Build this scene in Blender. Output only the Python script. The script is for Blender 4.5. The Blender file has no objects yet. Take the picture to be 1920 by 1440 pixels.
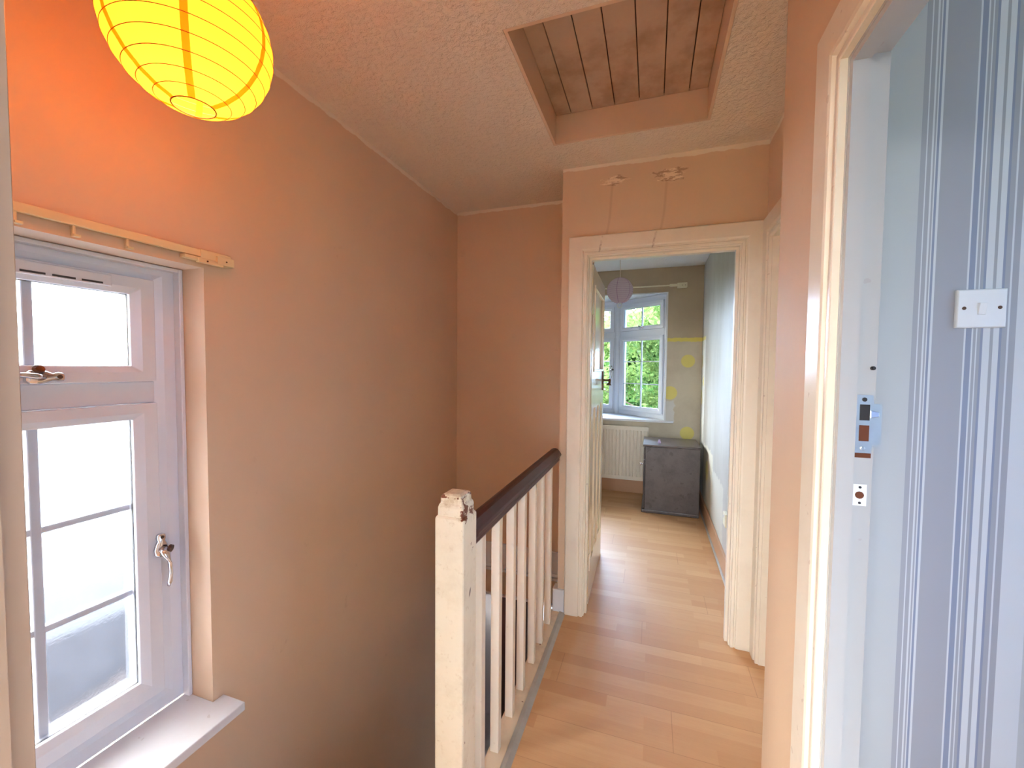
import bpy, bmesh, math, random
from mathutils import Vector, Matrix
random.seed(4)
S = bpy.context.scene
COL = S.collection

# ------------------------------------------------------------------ camera
EYE_Z = 1.38
cam_d = bpy.data.cameras.new('camera')
cam_d.sensor_width = 36.0
cam_d.lens = 773.0 / 1920.0 * 36.0
cam_d.clip_start = 0.01
cam_d.clip_end = 200
cam = bpy.data.objects.new('camera', cam_d)
COL.objects.link(cam)
def cam_matrix():
    f = 773.0
    Y = Vector((262, 30, -f)).normalized()
    X = -Vector((-2286, 52, -f)).normalized()
    X = (X - X.dot(Y) * Y).normalized()
    Z = X.cross(Y)
    m = Matrix((X, Y, Z)).to_4x4()
    return Matrix.Translation((0, 0, EYE_Z)) @ m
cam.matrix_world = cam_matrix()
S.camera = cam

# ------------------------------------------------------------------ sky, exposure
SKY = 13
w = bpy.data.worlds.new('sky')
S.world = w
w.use_nodes = True
wn, wl = w.node_tree.nodes, w.node_tree.links
bg = wn['Background']
tc = wn.new('ShaderNodeTexCoord')
sp = wn.new('ShaderNodeSeparateXYZ')
wl.new(tc.outputs['Generated'], sp.inputs[0])
# warm bright side to the left (-x), blue side to the right (+x); lower half is dull ground haze
mr = wn.new('ShaderNodeMapRange'); mr.inputs[1].default_value = -0.8; mr.inputs[2].default_value = 0.8
wl.new(sp.outputs[0], mr.inputs[0])
cr = wn.new('ShaderNodeValToRGB')
cr.color_ramp.elements[0].color = (1.5, 1.40, 1.22, 1)
cr.color_ramp.elements[1].color = (0.10, 0.15, 0.245, 1)
e = cr.color_ramp.elements.new(0.5); e.color = (0.80, 0.90, 1.0, 1)
wl.new(mr.outputs[0], cr.inputs[0])
mz = wn.new('ShaderNodeMapRange'); mz.inputs[1].default_value = -0.06; mz.inputs[2].default_value = 0.04
wl.new(sp.outputs[2], mz.inputs[0])
mx = wn.new('ShaderNodeMixRGB'); mx.inputs[1].default_value = (0.05, 0.06, 0.05, 1)
wl.new(mz.outputs[0], mx.inputs[0]); wl.new(cr.outputs[0], mx.inputs[2])
# brighter hazy quarter over the garden (+y)
my = wn.new('ShaderNodeMapRange'); my.inputs[1].default_value = 0.2; my.inputs[2].default_value = 0.9; my.inputs[3].default_value = 0.0; my.inputs[4].default_value = 1.0
wl.new(sp.outputs[1], my.inputs[0])
vs_ = wn.new('ShaderNodeVectorMath'); vs_.operation = 'MULTIPLY'
mb = wn.new('ShaderNodeMixRGB'); mb.inputs[1].default_value = (1, 1, 1, 1); mb.inputs[2].default_value = (2.0, 2.45, 3.4, 1)
wl.new(my.outputs[0], mb.inputs[0]); wl.new(mb.outputs[0], vs_.inputs[1])
wl.new(mx.outputs[0], vs_.inputs[0])
wl.new(vs_.outputs[0], bg.inputs['Color'])
bg.inputs['Strength'].default_value = SKY

sun_d = bpy.data.lights.new('sun', 'SUN'); sun_d.energy = 6; sun_d.angle = 0.02; sun_d.color = (1, .95, .82)
sun = bpy.data.objects.new('sun', sun_d); COL.objects.link(sun)
sun.rotation_euler = (math.radians(42), 0, math.radians(25))   # high sun behind the house, on the garden trees

def portal(name, loc, direction, sx, sy):
    d = bpy.data.lights.new(name, 'AREA'); d.shape = 'RECTANGLE'; d.size = sx; d.size_y = sy
    d.cycles.is_portal = True
    o = bpy.data.objects.new(name, d); COL.objects.link(o)
    o.location = loc
    o.rotation_euler = Vector(direction).to_track_quat('-Z', 'Y').to_euler()
portal('daylight_stair_window', (-1.53, .58, .99), (1, 0, 0), .75, 1.45)
portal('daylight_bay_window', (-.73, 5.42, 1.5), (0, -1, 0), 1.9, 1.5)
portal('daylight_side_room', (2.75, .1, 1.5), (-1, 0, 0), 1.5, 1.3)
portal('daylight_rear_room', (0, -3.12, 1.4), (0, 1, 0), 3.5, 1.7)
portal('hall_side_fill_portal', (-2.07, 3.8, -1.15), (1, 0, 0), .65, .75)  # sky portal for an unseen opening, added to brighten the hall
portal('daylight_hall', (-.9, 4.45, -1.3), (0, -1, 0), .6, 1.9)

S.view_settings.view_transform = 'Standard'
S.view_settings.look = 'None'
S.view_settings.gamma = 1
S.view_settings.use_curve_mapping = False
S.view_settings.exposure = 1.18
S.cycles.use_denoising = True
S.cycles.max_bounces = 12
S.cycles.diffuse_bounces = 8
S.cycles.transparent_max_bounces = 16
S.cycles.sample_clamp_indirect = 8
S.cycles.caustics_reflective = False

# ------------------------------------------------------------------ material helpers
class Mat:
    def __init__(s, name):
        s.m = bpy.data.materials.new(name); s.m.use_nodes = True
        s.t = s.m.node_tree; s.N = s.t.nodes; s.L = s.t.links
        s.b = s.N['Principled BSDF']; s.out = s.N['Material Output']
        s._pos = None
    def n(s, typ, ins=None, **kw):
        nd = s.N.new(typ)
        for k, v in kw.items(): setattr(nd, k, v)
        for k, v in (ins or {}).items():
            s.set(nd.inputs[k], v)
        return nd
    def set(s, sock, v):
        if isinstance(v, bpy.types.NodeSocket): s.L.new(v, sock)
        else:
            if isinstance(v, (tuple, list)) and len(v) == 3 and sock.type == 'RGBA': v = (*v, 1)
            sock.default_value = v
    def math(s, op, a, b=0.0, c=0.0, clamp=False):
        nd = s.N.new('ShaderNodeMath'); nd.operation = op; nd.use_clamp = clamp
        s.set(nd.inputs[0], a); s.set(nd.inputs[1], b); s.set(nd.inputs[2], c)
        return nd.outputs[0]
    def pos(s):
        if s._pos is None:
            s._pos = s.n('ShaderNodeNewGeometry').outputs['Position']
            s._xyz = s.n('ShaderNodeSeparateXYZ', {0: s._pos}).outputs
        return s._pos
    def x(s): s.pos(); return s._xyz[0]
    def y(s): s.pos(); return s._xyz[1]
    def z(s): s.pos(); return s._xyz[2]
    def noise(s, scale, detail=3, rough=.55, vec=None, stretch=None):
        v = vec if vec is not None else s.pos()
        if stretch: v = s.n('ShaderNodeVectorMath', {0: v, 1: stretch}, operation='MULTIPLY').outputs[0]
        return s.n('ShaderNodeTexNoise', {'Vector': v, 'Scale': scale, 'Detail': detail, 'Roughness': rough}).outputs['Fac']
    def step(s, v, lo, hi):
        return s.n('ShaderNodeMapRange', {0: v, 1: lo, 2: hi, 3: 0.0, 4: 1.0}).outputs[0]
    def mix(s, fac, a, b, mode='MIX'):
        nd = s.n('ShaderNodeMixRGB', {0: fac, 1: a, 2: b}, blend_type=mode); return nd.outputs[0]
    def bump(s, h, strength, dist=.002):
        nd = s.n('ShaderNodeBump', {'Height': h, 'Strength': strength, 'Distance': dist})
        s.L.new(nd.outputs[0], s.b.inputs['Normal'])
    def col(s, c): s.set(s.b.inputs['Base Color'], c)
    def rough(s, r): s.set(s.b.inputs['Roughness'], r)
    def box_mask(s, a, b, c, d, soft=.004, wob=0, u=None, v=None):
        """1 inside a<u<b, c<v<d, with edges moved by noise"""
        u = u if u is not None else s.x(); v = v if v is not None else s.z()
        if wob:
            n1 = s.math('MULTIPLY', s.math('SUBTRACT', s.noise(25), .5), wob)
            u = s.math('ADD', u, n1); v = s.math('ADD', v, n1)
        m = s.math('MULTIPLY', s.step(u, a - soft, a + soft), s.step(u, b + soft, b - soft))
        m2 = s.math('MULTIPLY', s.step(v, c - soft, c + soft), s.step(v, d + soft, d - soft))
        return s.math('MULTIPLY', m, m2)
    def disc(s, cx, cz, r, soft=.004, u=None, v=None, sx=1.0, sz=1.0):
        u = u if u is not None else s.x(); v = v if v is not None else s.z()
        du = s.math('MULTIPLY', s.math('SUBTRACT', u, cx), sx); dv = s.math('MULTIPLY', s.math('SUBTRACT', v, cz), sz)
        d = s.math('SQRT', s.math('ADD', s.math('MULTIPLY', du, du), s.math('MULTIPLY', dv, dv)))
        return s.step(d, r + soft, r - soft)

def hexc(r, g, b):
    return tuple(((c / 255) / 12.92 if c / 255 <= .04045 else ((c / 255 + .055) / 1.055) ** 2.4) for c in (r, g, b))

PEACH = hexc(216, 189, 160)
ARTEX = hexc(230, 220, 203)

def peach_wall(name, extra=None, lap=True):
    m = Mat(name)
    c = m.mix(m.step(m.noise(1.6, 4), .35, .7), PEACH, tuple(k * .93 for k in PEACH))
    # fine scuffs and hairlines
    sc = m.step(m.noise(9, 6, .7), .66, .74)
    c = m.mix(m.math('MULTIPLY', sc, .18), c, hexc(150, 110, 90))
    if lap:   # ceiling paint lapped a little way down the wall, ragged edge
        edge = m.math('ADD', m.z(), m.math('MULTIPLY', m.math('SUBTRACT', m.noise(14, 3), .5), .03))
        c = m.mix(m.step(edge, 2.428, 2.432), c, ARTEX)
    if extra: c = extra(m, c)
    m.col(c); m.rough(.62)
    m.bump(m.math('ADD', m.noise(70, 3), m.math('MULTIPLY', m.noise(5, 2), 2)), .25, .0015)
    return m.m

def damage(m, c):
    """two scraped holes above the door with drip stains"""
    for cx, cz, r in ((-.205, 2.355, .075), (.062, 2.348, .095)):
        nz = m.noise(60, 5, .75, stretch=(.35, 1, 1.3))
        blob = m.disc(cx, cz, r, soft=r * .9, sz=2.6)
        bits = m.step(m.math('ADD', m.math('MULTIPLY', blob, .42), nz), .80, .86)
        dark = m.step(m.math('ADD', m.math('MULTIPLY', blob, .42), m.noise(45, 4, .7, stretch=(.3, 1, 1))), .80, .83)
        c = m.mix(m.math('MULTIPLY', dark, .5), c, hexc(125, 85, 60))
        c = m.mix(bits, c, hexc(235, 215, 190))
        # drip: wavers down to the architrave
        path = m.math('ADD', m.x(), m.math('MULTIPLY', m.math('SINE', m.math('MULTIPLY', m.z(), 14)), .008))
        path = m.math('ADD', path, m.math('MULTIPLY', m.math('SUBTRACT', cz, m.z()), .16))
        d = m.box_mask(cx - .002, cx + .005, 2.06, cz - .02, soft=.006, u=path)
        c = m.mix(m.math('MULTIPLY', d, .28), c, hexc(130, 88, 66))
    return c

m_peach = peach_wall('peach_wall_paint')
m_peach_plain = peach_wall('peach_paint', lap=False)
m_peach_far = peach_wall('peach_wall_paint_over_door', damage)

def gloss(name, col, dirt=.25, rough=.28, dirtcol=(150, 120, 90), bumpy=.12):
    m = Mat(name)
    c = m.mix(m.math('MULTIPLY', m.step(m.noise(7, 5, .65), .5, .75), dirt), col, hexc(*dirtcol))
    chips = m.step(m.noise(38, 2, .4), .735, .75)
    c = m.mix(m.math('MULTIPLY', chips, dirt * 2.2), c, hexc(120, 85, 60))
    m.col(c); m.rough(rough)
    m.bump(m.noise(30, 3, stretch=(1, 1, .2)), bumpy, .001)
    return m.m
m_spindle = gloss('cream_spindle_paint', hexc(230, 224, 210), .04, bumpy=.0)
def stained_cream():
    m = Mat('cream_gloss_paint_with_drips')
    c = m.mix(m.math('MULTIPLY', m.step(m.noise(7, 5, .65), .5, .75), .12), hexc(229, 222, 207), hexc(150, 120, 90))
    for cx in (-.262, .004):
        u = m.math('ADD', m.x(), m.math('MULTIPLY', m.math('SUBTRACT', 2.06, m.z()), .2))
        d = m.box_mask(cx - .004, cx + .005, 1.99, 2.07, .003, u=u)
        c = m.mix(m.math('MULTIPLY', m.math('MULTIPLY', d, m.step(m.noise(60, 3), .4, .6)), .6), c, hexc(140, 112, 100))
    m.col(c); m.rough(.3); return m.m
m_cream_st = stained_cream()
m_cream = gloss('cream_gloss_paint', hexc(229, 222, 207), .12, bumpy=.03)
m_jamb = gloss('grey_white_jamb_paint', hexc(168, 171, 174), .06, .22, bumpy=.03)
m_nearjamb = gloss('beige_near_frame_paint', hexc(196, 176, 158), .1, .4, bumpy=.03)
m_white = gloss('white_gloss_paint', hexc(220, 225, 232), .08, .25)
m_reveal = gloss('window_reveal_paint', hexc(232, 212, 190), .12, .5)
def reveal_mat():
    m = Mat('window_reveal_paint_cracked')
    xx = m.math('ADD', m.x(), m.math('MULTIPLY', m.math('SUBTRACT', m.noise(60, 4, .7), .5), .012))
    ln = m.box_mask(-1.4035, -1.3975, -9, 9, .0012, u=xx, v=m.y())
    c = m.mix(m.math('MULTIPLY', m.step(m.noise(9, 4), .45, .7), .1), hexc(228, 214, 198), hexc(190, 160, 140))
    c = m.mix(m.math('MULTIPLY', ln, .8), c, hexc(150, 105, 75))
    m.col(c); m.rough(.5); m.bump(m.noise(60, 3), .15, .001); return m.m
m_reveal_wall = reveal_mat()
m_upvc = gloss('white_plastic_frame', hexc(218, 224, 234), .02, .22, bumpy=.0)
m_upvc_gasket = gloss('glazing_gasket', hexc(60, 60, 62), 0, .6)
m_wood_door = gloss('cream_door_paint', hexc(236, 226, 205), .1, .14, bumpy=.03)
m_kerb = gloss('worn_string_paint', hexc(222, 205, 180), .5, .45, (140, 120, 105))

def newel_mat():
    m = Mat('chipped_cream_newel_paint')
    c = m.mix(m.math('MULTIPLY', m.step(m.noise(11, 5, .7), .5, .7), .22), hexc(230, 224, 203), hexc(170, 150, 110))
    # paint rubbed and chipped to brown wood round the top
    top = m.step(m.z(), .93, 1.03)
    grime = m.step(m.math('ADD', m.noise(32, 5, .7), m.math('MULTIPLY', top, .16)), .58, .75)
    c = m.mix(m.math('MULTIPLY', grime, .55), c, hexc(170, 145, 95))
    ex = m.math('MINIMUM', m.math('ABSOLUTE', m.math('SUBTRACT', m.x(), -.478)), 1)
    near = m.step(ex, .012, .0)
    near = m.math('MULTIPLY', near, m.step(m.z(), .935, .96))
    crest = m.box_mask(1.014, 1.0235, -9, 9, .001, u=m.z(), v=m.x())
    ch = m.step(m.math('ADD', m.noise(26, 4, .7), m.math('MULTIPLY', m.math('MAXIMUM', near, crest), .17)), .69, .71)
    c = m.mix(ch, c, hexc(112, 62, 36))
    mk = m.disc(1.043, .743, .011, soft=.003, u=m.math('ADD', m.y(), m.math('MULTIPLY', m.math('SUBTRACT', m.z(), .743), -.35)), sx=2.8)
    mk = m.math('MULTIPLY', mk, m.step(m.x(), -.476, -.474))
    c = m.mix(mk, c, hexc(78, 62, 52))
    m.col(c); m.rough(.38); m.bump(m.noise(40, 3), .08, .001)
    return m.m
m_newel = newel_mat()

def ceiling_mat(name, col, strength=.9):
    m = Mat(name)
    c = m.mix(m.step(m.noise(1.2, 3), .4, .7), col, tuple(k * .95 for k in col))
    m.col(c); m.rough(.6)
    h = m.math('ADD', m.step(m.noise(55, 4, .6), .42, .7), m.math('MULTIPLY', m.noise(140, 2), .4))
    m.bump(h, strength, .006)
    return m.m
m_artex = ceiling_mat('textured_ceiling_paint', ARTEX, .8)
m_ceil_far = ceiling_mat('white_ceiling_paint', hexc(228, 232, 236), .3)

def laminate():
    m = Mat('beech_laminate')
    v = m.n('ShaderNodeCombineXYZ', {0: m.x(), 1: m.y(), 2: 0.0}).outputs[0]
    br = m.n('ShaderNodeTexBrick', {'Vector': v, 'Scale': 1.0, 'Mortar Size': .0, 'Bias': 0.0, 'Brick Width': .40, 'Row Height': .064,
                                    'Color1': hexc(208, 166, 122), 'Color2': hexc(192, 145, 101), 'Mortar': hexc(180, 130, 90)}, offset=.37, offset_frequency=2, squash=1.0)
    c = br.outputs['Color']
    gr = m.noise(5, 5, .6, stretch=(.7, 9, 1))
    c = m.mix(m.math('MULTIPLY', m.step(gr, .4, .75), .30), c, hexc(190, 140, 98))
    fine = m.noise(22, 3, .6, stretch=(.6, 12, 1))
    c = m.mix(m.math('MULTIPLY', m.step(fine, .5, .8), .2), c, hexc(170, 118, 80))
    # seam of each full board (three strips)
    fy = m.math('FRACT', m.math('DIVIDE', m.y(), .192))
    seam = m.math('MULTIPLY', m.step(fy, .0, .004), m.step(fy, .014, .010))
    rowi = m.math('FLOOR', m.math('DIVIDE', m.y(), .192))
    fx = m.math('FRACT', m.math('DIVIDE', m.math('ADD', m.x(), m.math('MULTIPLY', rowi, .471)), 1.29))
    seamx = m.step(fx, .003, .001)
    c = m.mix(m.math('MULTIPLY', m.math('MAXIMUM', seam, seamx), .45), c, hexc(140, 95, 60))
    m.col(c); m.set(m.b.inputs['Specular IOR Level'], .35); m.rough(m.math('ADD', .38, m.math('MULTIPLY', gr, .12)))
    m.bump(m.noise(8, 2), .05, .001)
    return m.m
m_floor = laminate()

def simple(name, col, rough=.5, metal=0.0, spec=.5, **kw):
    m = Mat(name)
    c = m.mix(m.math('MULTIPLY', m.step(m.noise(18, 4), .45, .75), kw.get('mott', .12)), col, tuple(k * .7 for k in col))
    m.col(c); m.rough(rough); m.set(m.b.inputs['Metallic'], metal); m.set(m.b.inputs['Specular IOR Level'], spec)
    return m.m
m_chrome = simple('polished_chrome', (.75, .75, .8), .12, 1.0, mott=0)
m_bronze = simple('dark_bronze', hexc(92, 66, 50), .38, .7)
m_steel = simple('zinc_plated_steel', (.55, .58, .56), .3, .95, mott=.5)
m_whiteplate = simple('white_painted_metal', hexc(222, 226, 232), .35, 0, mott=.05)
m_black = simple('dark_screw_hole', (.012, .01, .012), .6)
m_rust = simple('bare_mortice_wood', hexc(96, 48, 22), .8, mott=.5)
m_trimgrey = simple('grey_edge_trim', hexc(176, 172, 165), .4, .3, mott=.5)
m_track = simple('yellowed_plastic_track', hexc(222, 205, 160), .4)
m_track_far = simple('ivory_plastic_track', hexc(225, 222, 200), .4)
m_skirt = simple('tan_skirting_paint', hexc(184, 142, 108), .4)
m_rad = simple('old_white_radiator_enamel', hexc(226, 220, 206), .32, mott=.1)
m_greywall = simple('grey_hall_paint', hexc(186, 180, 182), .7)
m_darkdoor = simple('dark_brown_door_stain', hexc(52, 26, 20), .3)
m_white_room = simple('pale_room_paint', hexc(222, 226, 232), .7, mott=.04)
m_hatch = None
def hatch_mat():
    m = Mat('grubby_peach_hatch_boards')
    c = m.mix(m.step(m.noise(3, 5, .7), .42, .72), hexc(190, 164, 140), hexc(172, 142, 116))
    d = m.step(m.math('ADD', m.noise(6, 5, .6), m.math('MULTIPLY', m.step(m.y(), 1.6, 1.98), .08)), .52, .78)
    c = m.mix(m.math('MULTIPLY', d, .35), c, hexc(120, 84, 58))
    m.col(c); m.rough(.6); m.bump(m.noise(50, 3), .2, .001); return m.m
m_hatch = hatch_mat()
m_gap = simple('dark_board_gap', hexc(70, 40, 25), .8)

def mahogany():
    m = Mat('dark_mahogany_gloss')
    g = m.noise(14, 5, .6, stretch=(6, .5, 6))
    m.col(m.mix(m.step(g, .35, .7), hexc(74, 32, 29), hexc(52, 22, 21))); m.rough(.45); return m.m
m_mahog = mahogany()

def far_wall_mat():
    """stripped beige wall; yellow band and yellow spots left by an older paint"""
    m = Mat('part_stripped_beige_wall')
    up = m.step(m.z(), 1.665, 1.675)
    base = m.mix(m.step(m.noise(3, 5, .65), .4, .7), hexc(204, 194, 174), hexc(188, 176, 156))
    upper = m.mix(m.step(m.noise(2.2, 4), .4, .7), hexc(190, 176, 152), hexc(178, 163, 140))
    c = m.mix(up, base, upper)
    yel = hexc(226, 212, 96)
    band = m.box_mask(.14, .6, 1.662, 1.702, .002, .03)
    c = m.mix(m.math('MULTIPLY', band, .85), c, yel)
    for cx, cz, r in ((.361, 1.456, .068), (.19, 1.115, .072), (.369, .69, .07)):
        c = m.mix(m.math('MULTIPLY', m.disc(cx, cz, r), .75), c, yel)
    patch = m.box_mask(.13, .235, .80, 1.03, .004, .07)
    c = m.mix(patch, c, hexc(206, 204, 200))
    m.col(c); m.rough(.7); m.bump(m.noise(40, 3), .15, .001); return m.m
m_farwall = far_wall_mat()

def side_wall_mat():
    m = Mat('part_stripped_grey_wall')
    c = m.mix(m.step(m.noise(2, 5, .65, stretch=(1, 1, .35)), .4, .68), hexc(186, 185, 182), hexc(164, 161, 155))
    pale = m.box_mask(4.42, 4.9, -1, 1.69, .003, .05, u=m.y())
    c = m.mix(pale, c, hexc(222, 226, 226))
    lo = m.box_mask(3.2, 3.85, .13, .55, .004, .08, u=m.y())
    c = m.mix(m.math('MULTIPLY', lo, .8), c, hexc(206, 204, 194))
    lo = m.box_mask(3.75, 4.35, .13, .66, .004, .1, u=m.y())
    c = m.mix(m.math('MULTIPLY', lo, .9), c, hexc(214, 208, 190))
    yel = hexc(226, 212, 96)
    c = m.mix(m.math('MULTIPLY', m.box_mask(4.44, 4.9, 1.665, 1.70, .002, .03, u=m.y()), .8), c, yel)
    for cy, cz, r in ((4.71, 1.45, .07), (4.55, 1.25, .05), (4.68, 1.08, .08), (4.1, .45, .09)):
        c = m.mix(m.math('MULTIPLY', m.disc(cy, cz, r, u=m.y()), .6), c, yel)
    sp = m.step(m.noise(30, 4, .7), .72, .75)
    c = m.mix(m.math('MULTIPLY', sp, .6), c, hexc(110, 95, 85))
    m.col(c); m.rough(.5); m.bump(m.noise(25, 4), .3, .002); return m.m
m_sidewall = side_wall_mat()

def wallpaper():
    m = Mat('striped_wallpaper')
    A, B, Lt, D = hexc(178, 183, 187), hexc(154, 157, 167), hexc(200, 205, 211), hexc(132, 142, 164)
    stripes = [(0, A), (.574, B), (.584, Lt), (.586, B), (.594, Lt), (.597, B), (.601, Lt), (.603, D), (.607, Lt), (.6115, B),
               (.6685, Lt), (.672, D), (.682, Lt), (.6845, B), (.689, Lt), (.692, B), (.697, D), (.701, Lt), (.713, B), (.719, Lt),
               (.729, D), (.733, B), (.742, Lt), (.745, B), (.756, Lt), (.80, A)]
    # repeat every .27 m to the right of the first .545
    u = m.math('WRAP', m.math('MAXIMUM', m.x(), .541), .81, .54)
    x0, x1 = .54, .82
    seq = [s for s in stripes]
    ramps = []
    def ramp(items):
        r = m.n('ShaderNodeValToRGB'); r.color_ramp.interpolation = 'CONSTANT'
        els = r.color_ramp.elements
        while len(els) > 1: els.remove(els[-1])
        first = True
        for p, c in items:
            t = min(1, max(0, (p - x0) / (x1 - x0)))
            if first: els[0].position = t; els[0].color = (*c, 1); first = False
            else:
                e = els.new(t); e.color = (*c, 1)
        m.set(r.inputs[0], m.math('DIVIDE', m.math('SUBTRACT', u, x0), x1 - x0))
        return r.outputs[0]
    ra, rb = ramp(seq[:14]), ramp(seq[13:])
    c = m.mix(m.step(u, .6849, .6850), ra, rb)
    m.col(c); m.rough(.5); m.bump(m.noise(90, 2), .08, .001); return m.m
m_paper = wallpaper()

def cabinet_mat():
    m = Mat('scuffed_dark_grey_paint')
    c = m.mix(m.step(m.noise(8, 5, .7), .42, .66), hexc(88, 80, 80), hexc(70, 63, 64))
    st = m.step(m.noise(17, 3, .5), .655, .67)
    c = m.mix(m.math('MULTIPLY', st, .45), c, hexc(54, 42, 40))
    m.col(c); m.rough(.3); return m.m
m_cab = cabinet_mat()

def glass_clear():
    m = Mat('clear_window_glass')
    tr = m.n('ShaderNodeBsdfTransparent', {0: (.96, .98, .97)}); gl = m.n('ShaderNodeBsdfGlossy', {'Roughness': .02})
    fr = m.n('ShaderNodeFresnel', {0: 1.35})
    mx = m.n('ShaderNodeMixShader', {0: fr.outputs[0], 1: tr.outputs[0], 2: gl.outputs[0]})
    m.L.new(mx.outputs[0], m.out.inputs[0]); return m.m
m_glass = glass_clear()
def glass_frost():
    m = Mat('obscured_window_glass')
    h = m.noise(170, 3, .6)
    bp = m.n('ShaderNodeBump', {'Height': h, 'Strength': .5, 'Distance': .0006})
    tr = m.n('ShaderNodeBsdfTransparent', {0: (.95, .97, .97)})
    rf = m.n('ShaderNodeBsdfRefraction', {'Roughness': .10, 'IOR': 1.25, 'Color': (.97, .98, 1), 'Normal': bp.outputs[0]})
    mx = m.n('ShaderNodeMixShader', {0: .85, 1: tr.outputs[0], 2: rf.outputs[0]})
    gl = m.n('ShaderNodeBsdfGlossy', {'Roughness': .25, 'Normal': bp.outputs[0]})
    mx2 = m.n('ShaderNodeMixShader', {0: .06, 1: mx.outputs[0], 2: gl.outputs[0]})
    m.L.new(mx2.outputs[0], m.out.inputs[0]); return m.m
m_frost = glass_frost()

def paper_mat(name, col, tcol, see=.25):
    m = Mat(name)
    nz = m.step(m.noise(22, 5, .7, stretch=(1, 1, .5)), .35, .7)
    cc = m.mix(m.math('MULTIPLY', nz, .18), tcol, tuple(k * .8 for k in tcol))
    df = m.n('ShaderNodeBsdfDiffuse', {0: col}); tl = m.n('ShaderNodeBsdfTranslucent', {0: cc})
    a = m.n('ShaderNodeMixShader', {0: .6, 1: df.outputs[0], 2: tl.outputs[0]})
    tr = m.n('ShaderNodeBsdfTransparent', {0: tcol})
    b = m.n('ShaderNodeMixShader', {0: see, 1: a.outputs[0], 2: tr.outputs[0]})
    m.L.new(b.outputs[0], m.out.inputs[0]); return m.m
m_paper_y = paper_mat('yellow_lantern_paper', hexc(250, 205, 60), (1.0, .30, .022), .0)
m_paper_p = paper_mat('pale_pink_lantern_paper', hexc(226, 212, 220), hexc(220, 205, 215), .08)
m_seam_y = paper_mat('doubled_yellow_paper', hexc(240, 180, 40), (.8, .36, .03), .0)
m_seam_p = simple('mauve_seam', hexc(170, 130, 165), .7)
m_wire_y = simple('amber_lantern_wire', hexc(150, 95, 10), .6)
m_wire_p = simple('mauve_lantern_wire', hexc(150, 110, 150), .6)
m_flex = simple('white_flex', hexc(215, 205, 195), .5)
m_bulb = Mat('lit_bulb')
m_bulb.set(m_bulb.b.inputs['Emission Color'], (1, .72, .35)); m_bulb.set(m_bulb.b.inputs['Emission Strength'], 6.0); m_bulb = m_bulb.m

# ------------------------------------------------------------------ geometry helpers
def link(name, bm, mats, parent=None, bevel=0, smooth=False, seg=2):
    me = bpy.data.meshes.new(name); bmesh.ops.recalc_face_normals(bm, faces=bm.faces) if not smooth else None
    bm.to_mesh(me); bm.free()
    for mt in (mats if isinstance(mats, (list, tuple)) else [mats]): me.materials.append(mt)
    o = bpy.data.objects.new(name, me); COL.objects.link(o)
    if parent is not None: o.parent = parent
    if smooth:
        for p in me.polygons: p.use_smooth = True
    if bevel:
        b = o.modifiers.new('bevel', 'BEVEL'); b.width = bevel; b.segments = seg; b.limit_method = 'ANGLE'; b.angle_limit = .6
    return o
def structure(o): o['kind'] = 'structure'; return o
def tag(o, label, cat, group=None, kind=None):
    o['label'] = label; o['category'] = cat
    if group: o['group'] = group
    if kind: o['kind'] = kind
    return o
def empty(name, loc=(0, 0, 0), rz=0, parent=None):
    o = bpy.data.objects.new(name, None); COL.objects.link(o); o.location = loc; o.rotation_euler = (0, 0, rz)
    o.empty_display_size = .05
    if parent: o.parent = parent
    return o
def BM(): return bmesh.new()
def box(bm, x0, x1, y0, y1, z0, z1, mi=0):
    vs = [bm.verts.new((x, y, z)) for x in (x0, x1) for y in (y0, y1) for z in (z0, z1)]
    fs = [(0, 1, 3, 2), (4, 6, 7, 5), (0, 4, 5, 1), (2, 3, 7, 6), (0, 2, 6, 4), (1, 5, 7, 3)]
    out = []
    for f in fs:
        fc = bm.faces.new([vs[i] for i in f]); fc.material_index = mi; out.append(fc)
    return out
def boxo(name, dims, mat, parent=None, bevel=0, **k):
    bm = BM(); box(bm, *dims); return link(name, bm, mat, parent, bevel, **k)
def prism(bm, poly, z0, z1, mi=0):
    a = [bm.verts.new((x, y, z0)) for x, y in poly]; b = [bm.verts.new((x, y, z1)) for x, y in poly]
    n = len(poly)
    for f in [bm.faces.new(a[::-1]), bm.faces.new(b)] + [bm.faces.new((a[i], a[(i + 1) % n], b[(i + 1) % n], b[i])) for i in range(n)]:
        f.material_index = mi
def loft(bm, rings, cap=True, closed=True):
    """rings: list of lists of points"""
    R = [[bm.verts.new(p) for p in r] for r in rings]
    for a, b in zip(R, R[1:]):
        n = len(a)
        for i in range(n if closed else n - 1):
            bm.faces.new((a[i], a[(i + 1) % n], b[(i + 1) % n], b[i]))
    if cap and closed:
        bm.faces.new(R[0][::-1]); bm.faces.new(R[-1])
def tube(bm, pts, radii, seg=10, flat=1.0, cap=True, up=(0, 0, 1)):
    pts = [Vector(p) for p in pts]
    if not isinstance(radii, (list, tuple)): radii = [radii] * len(pts)
    rings = []
    for i, p in enumerate(pts):
        d = (pts[min(i + 1, len(pts) - 1)] - pts[max(i - 1, 0)]).normalized()
        u = Vector(up)
        if abs(d.dot(u)) > .95: u = Vector((1, 0, 0)) if abs(d.x) < .9 else Vector((0, 1, 0))
        a = d.cross(u).normalized(); b = a.cross(d).normalized()
        rings.append([p + radii[i] * (math.cos(t) * a + flat * math.sin(t) * b) for t in [2 * math.pi * k / seg for k in range(seg)]])
    loft(bm, rings, cap)
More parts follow.
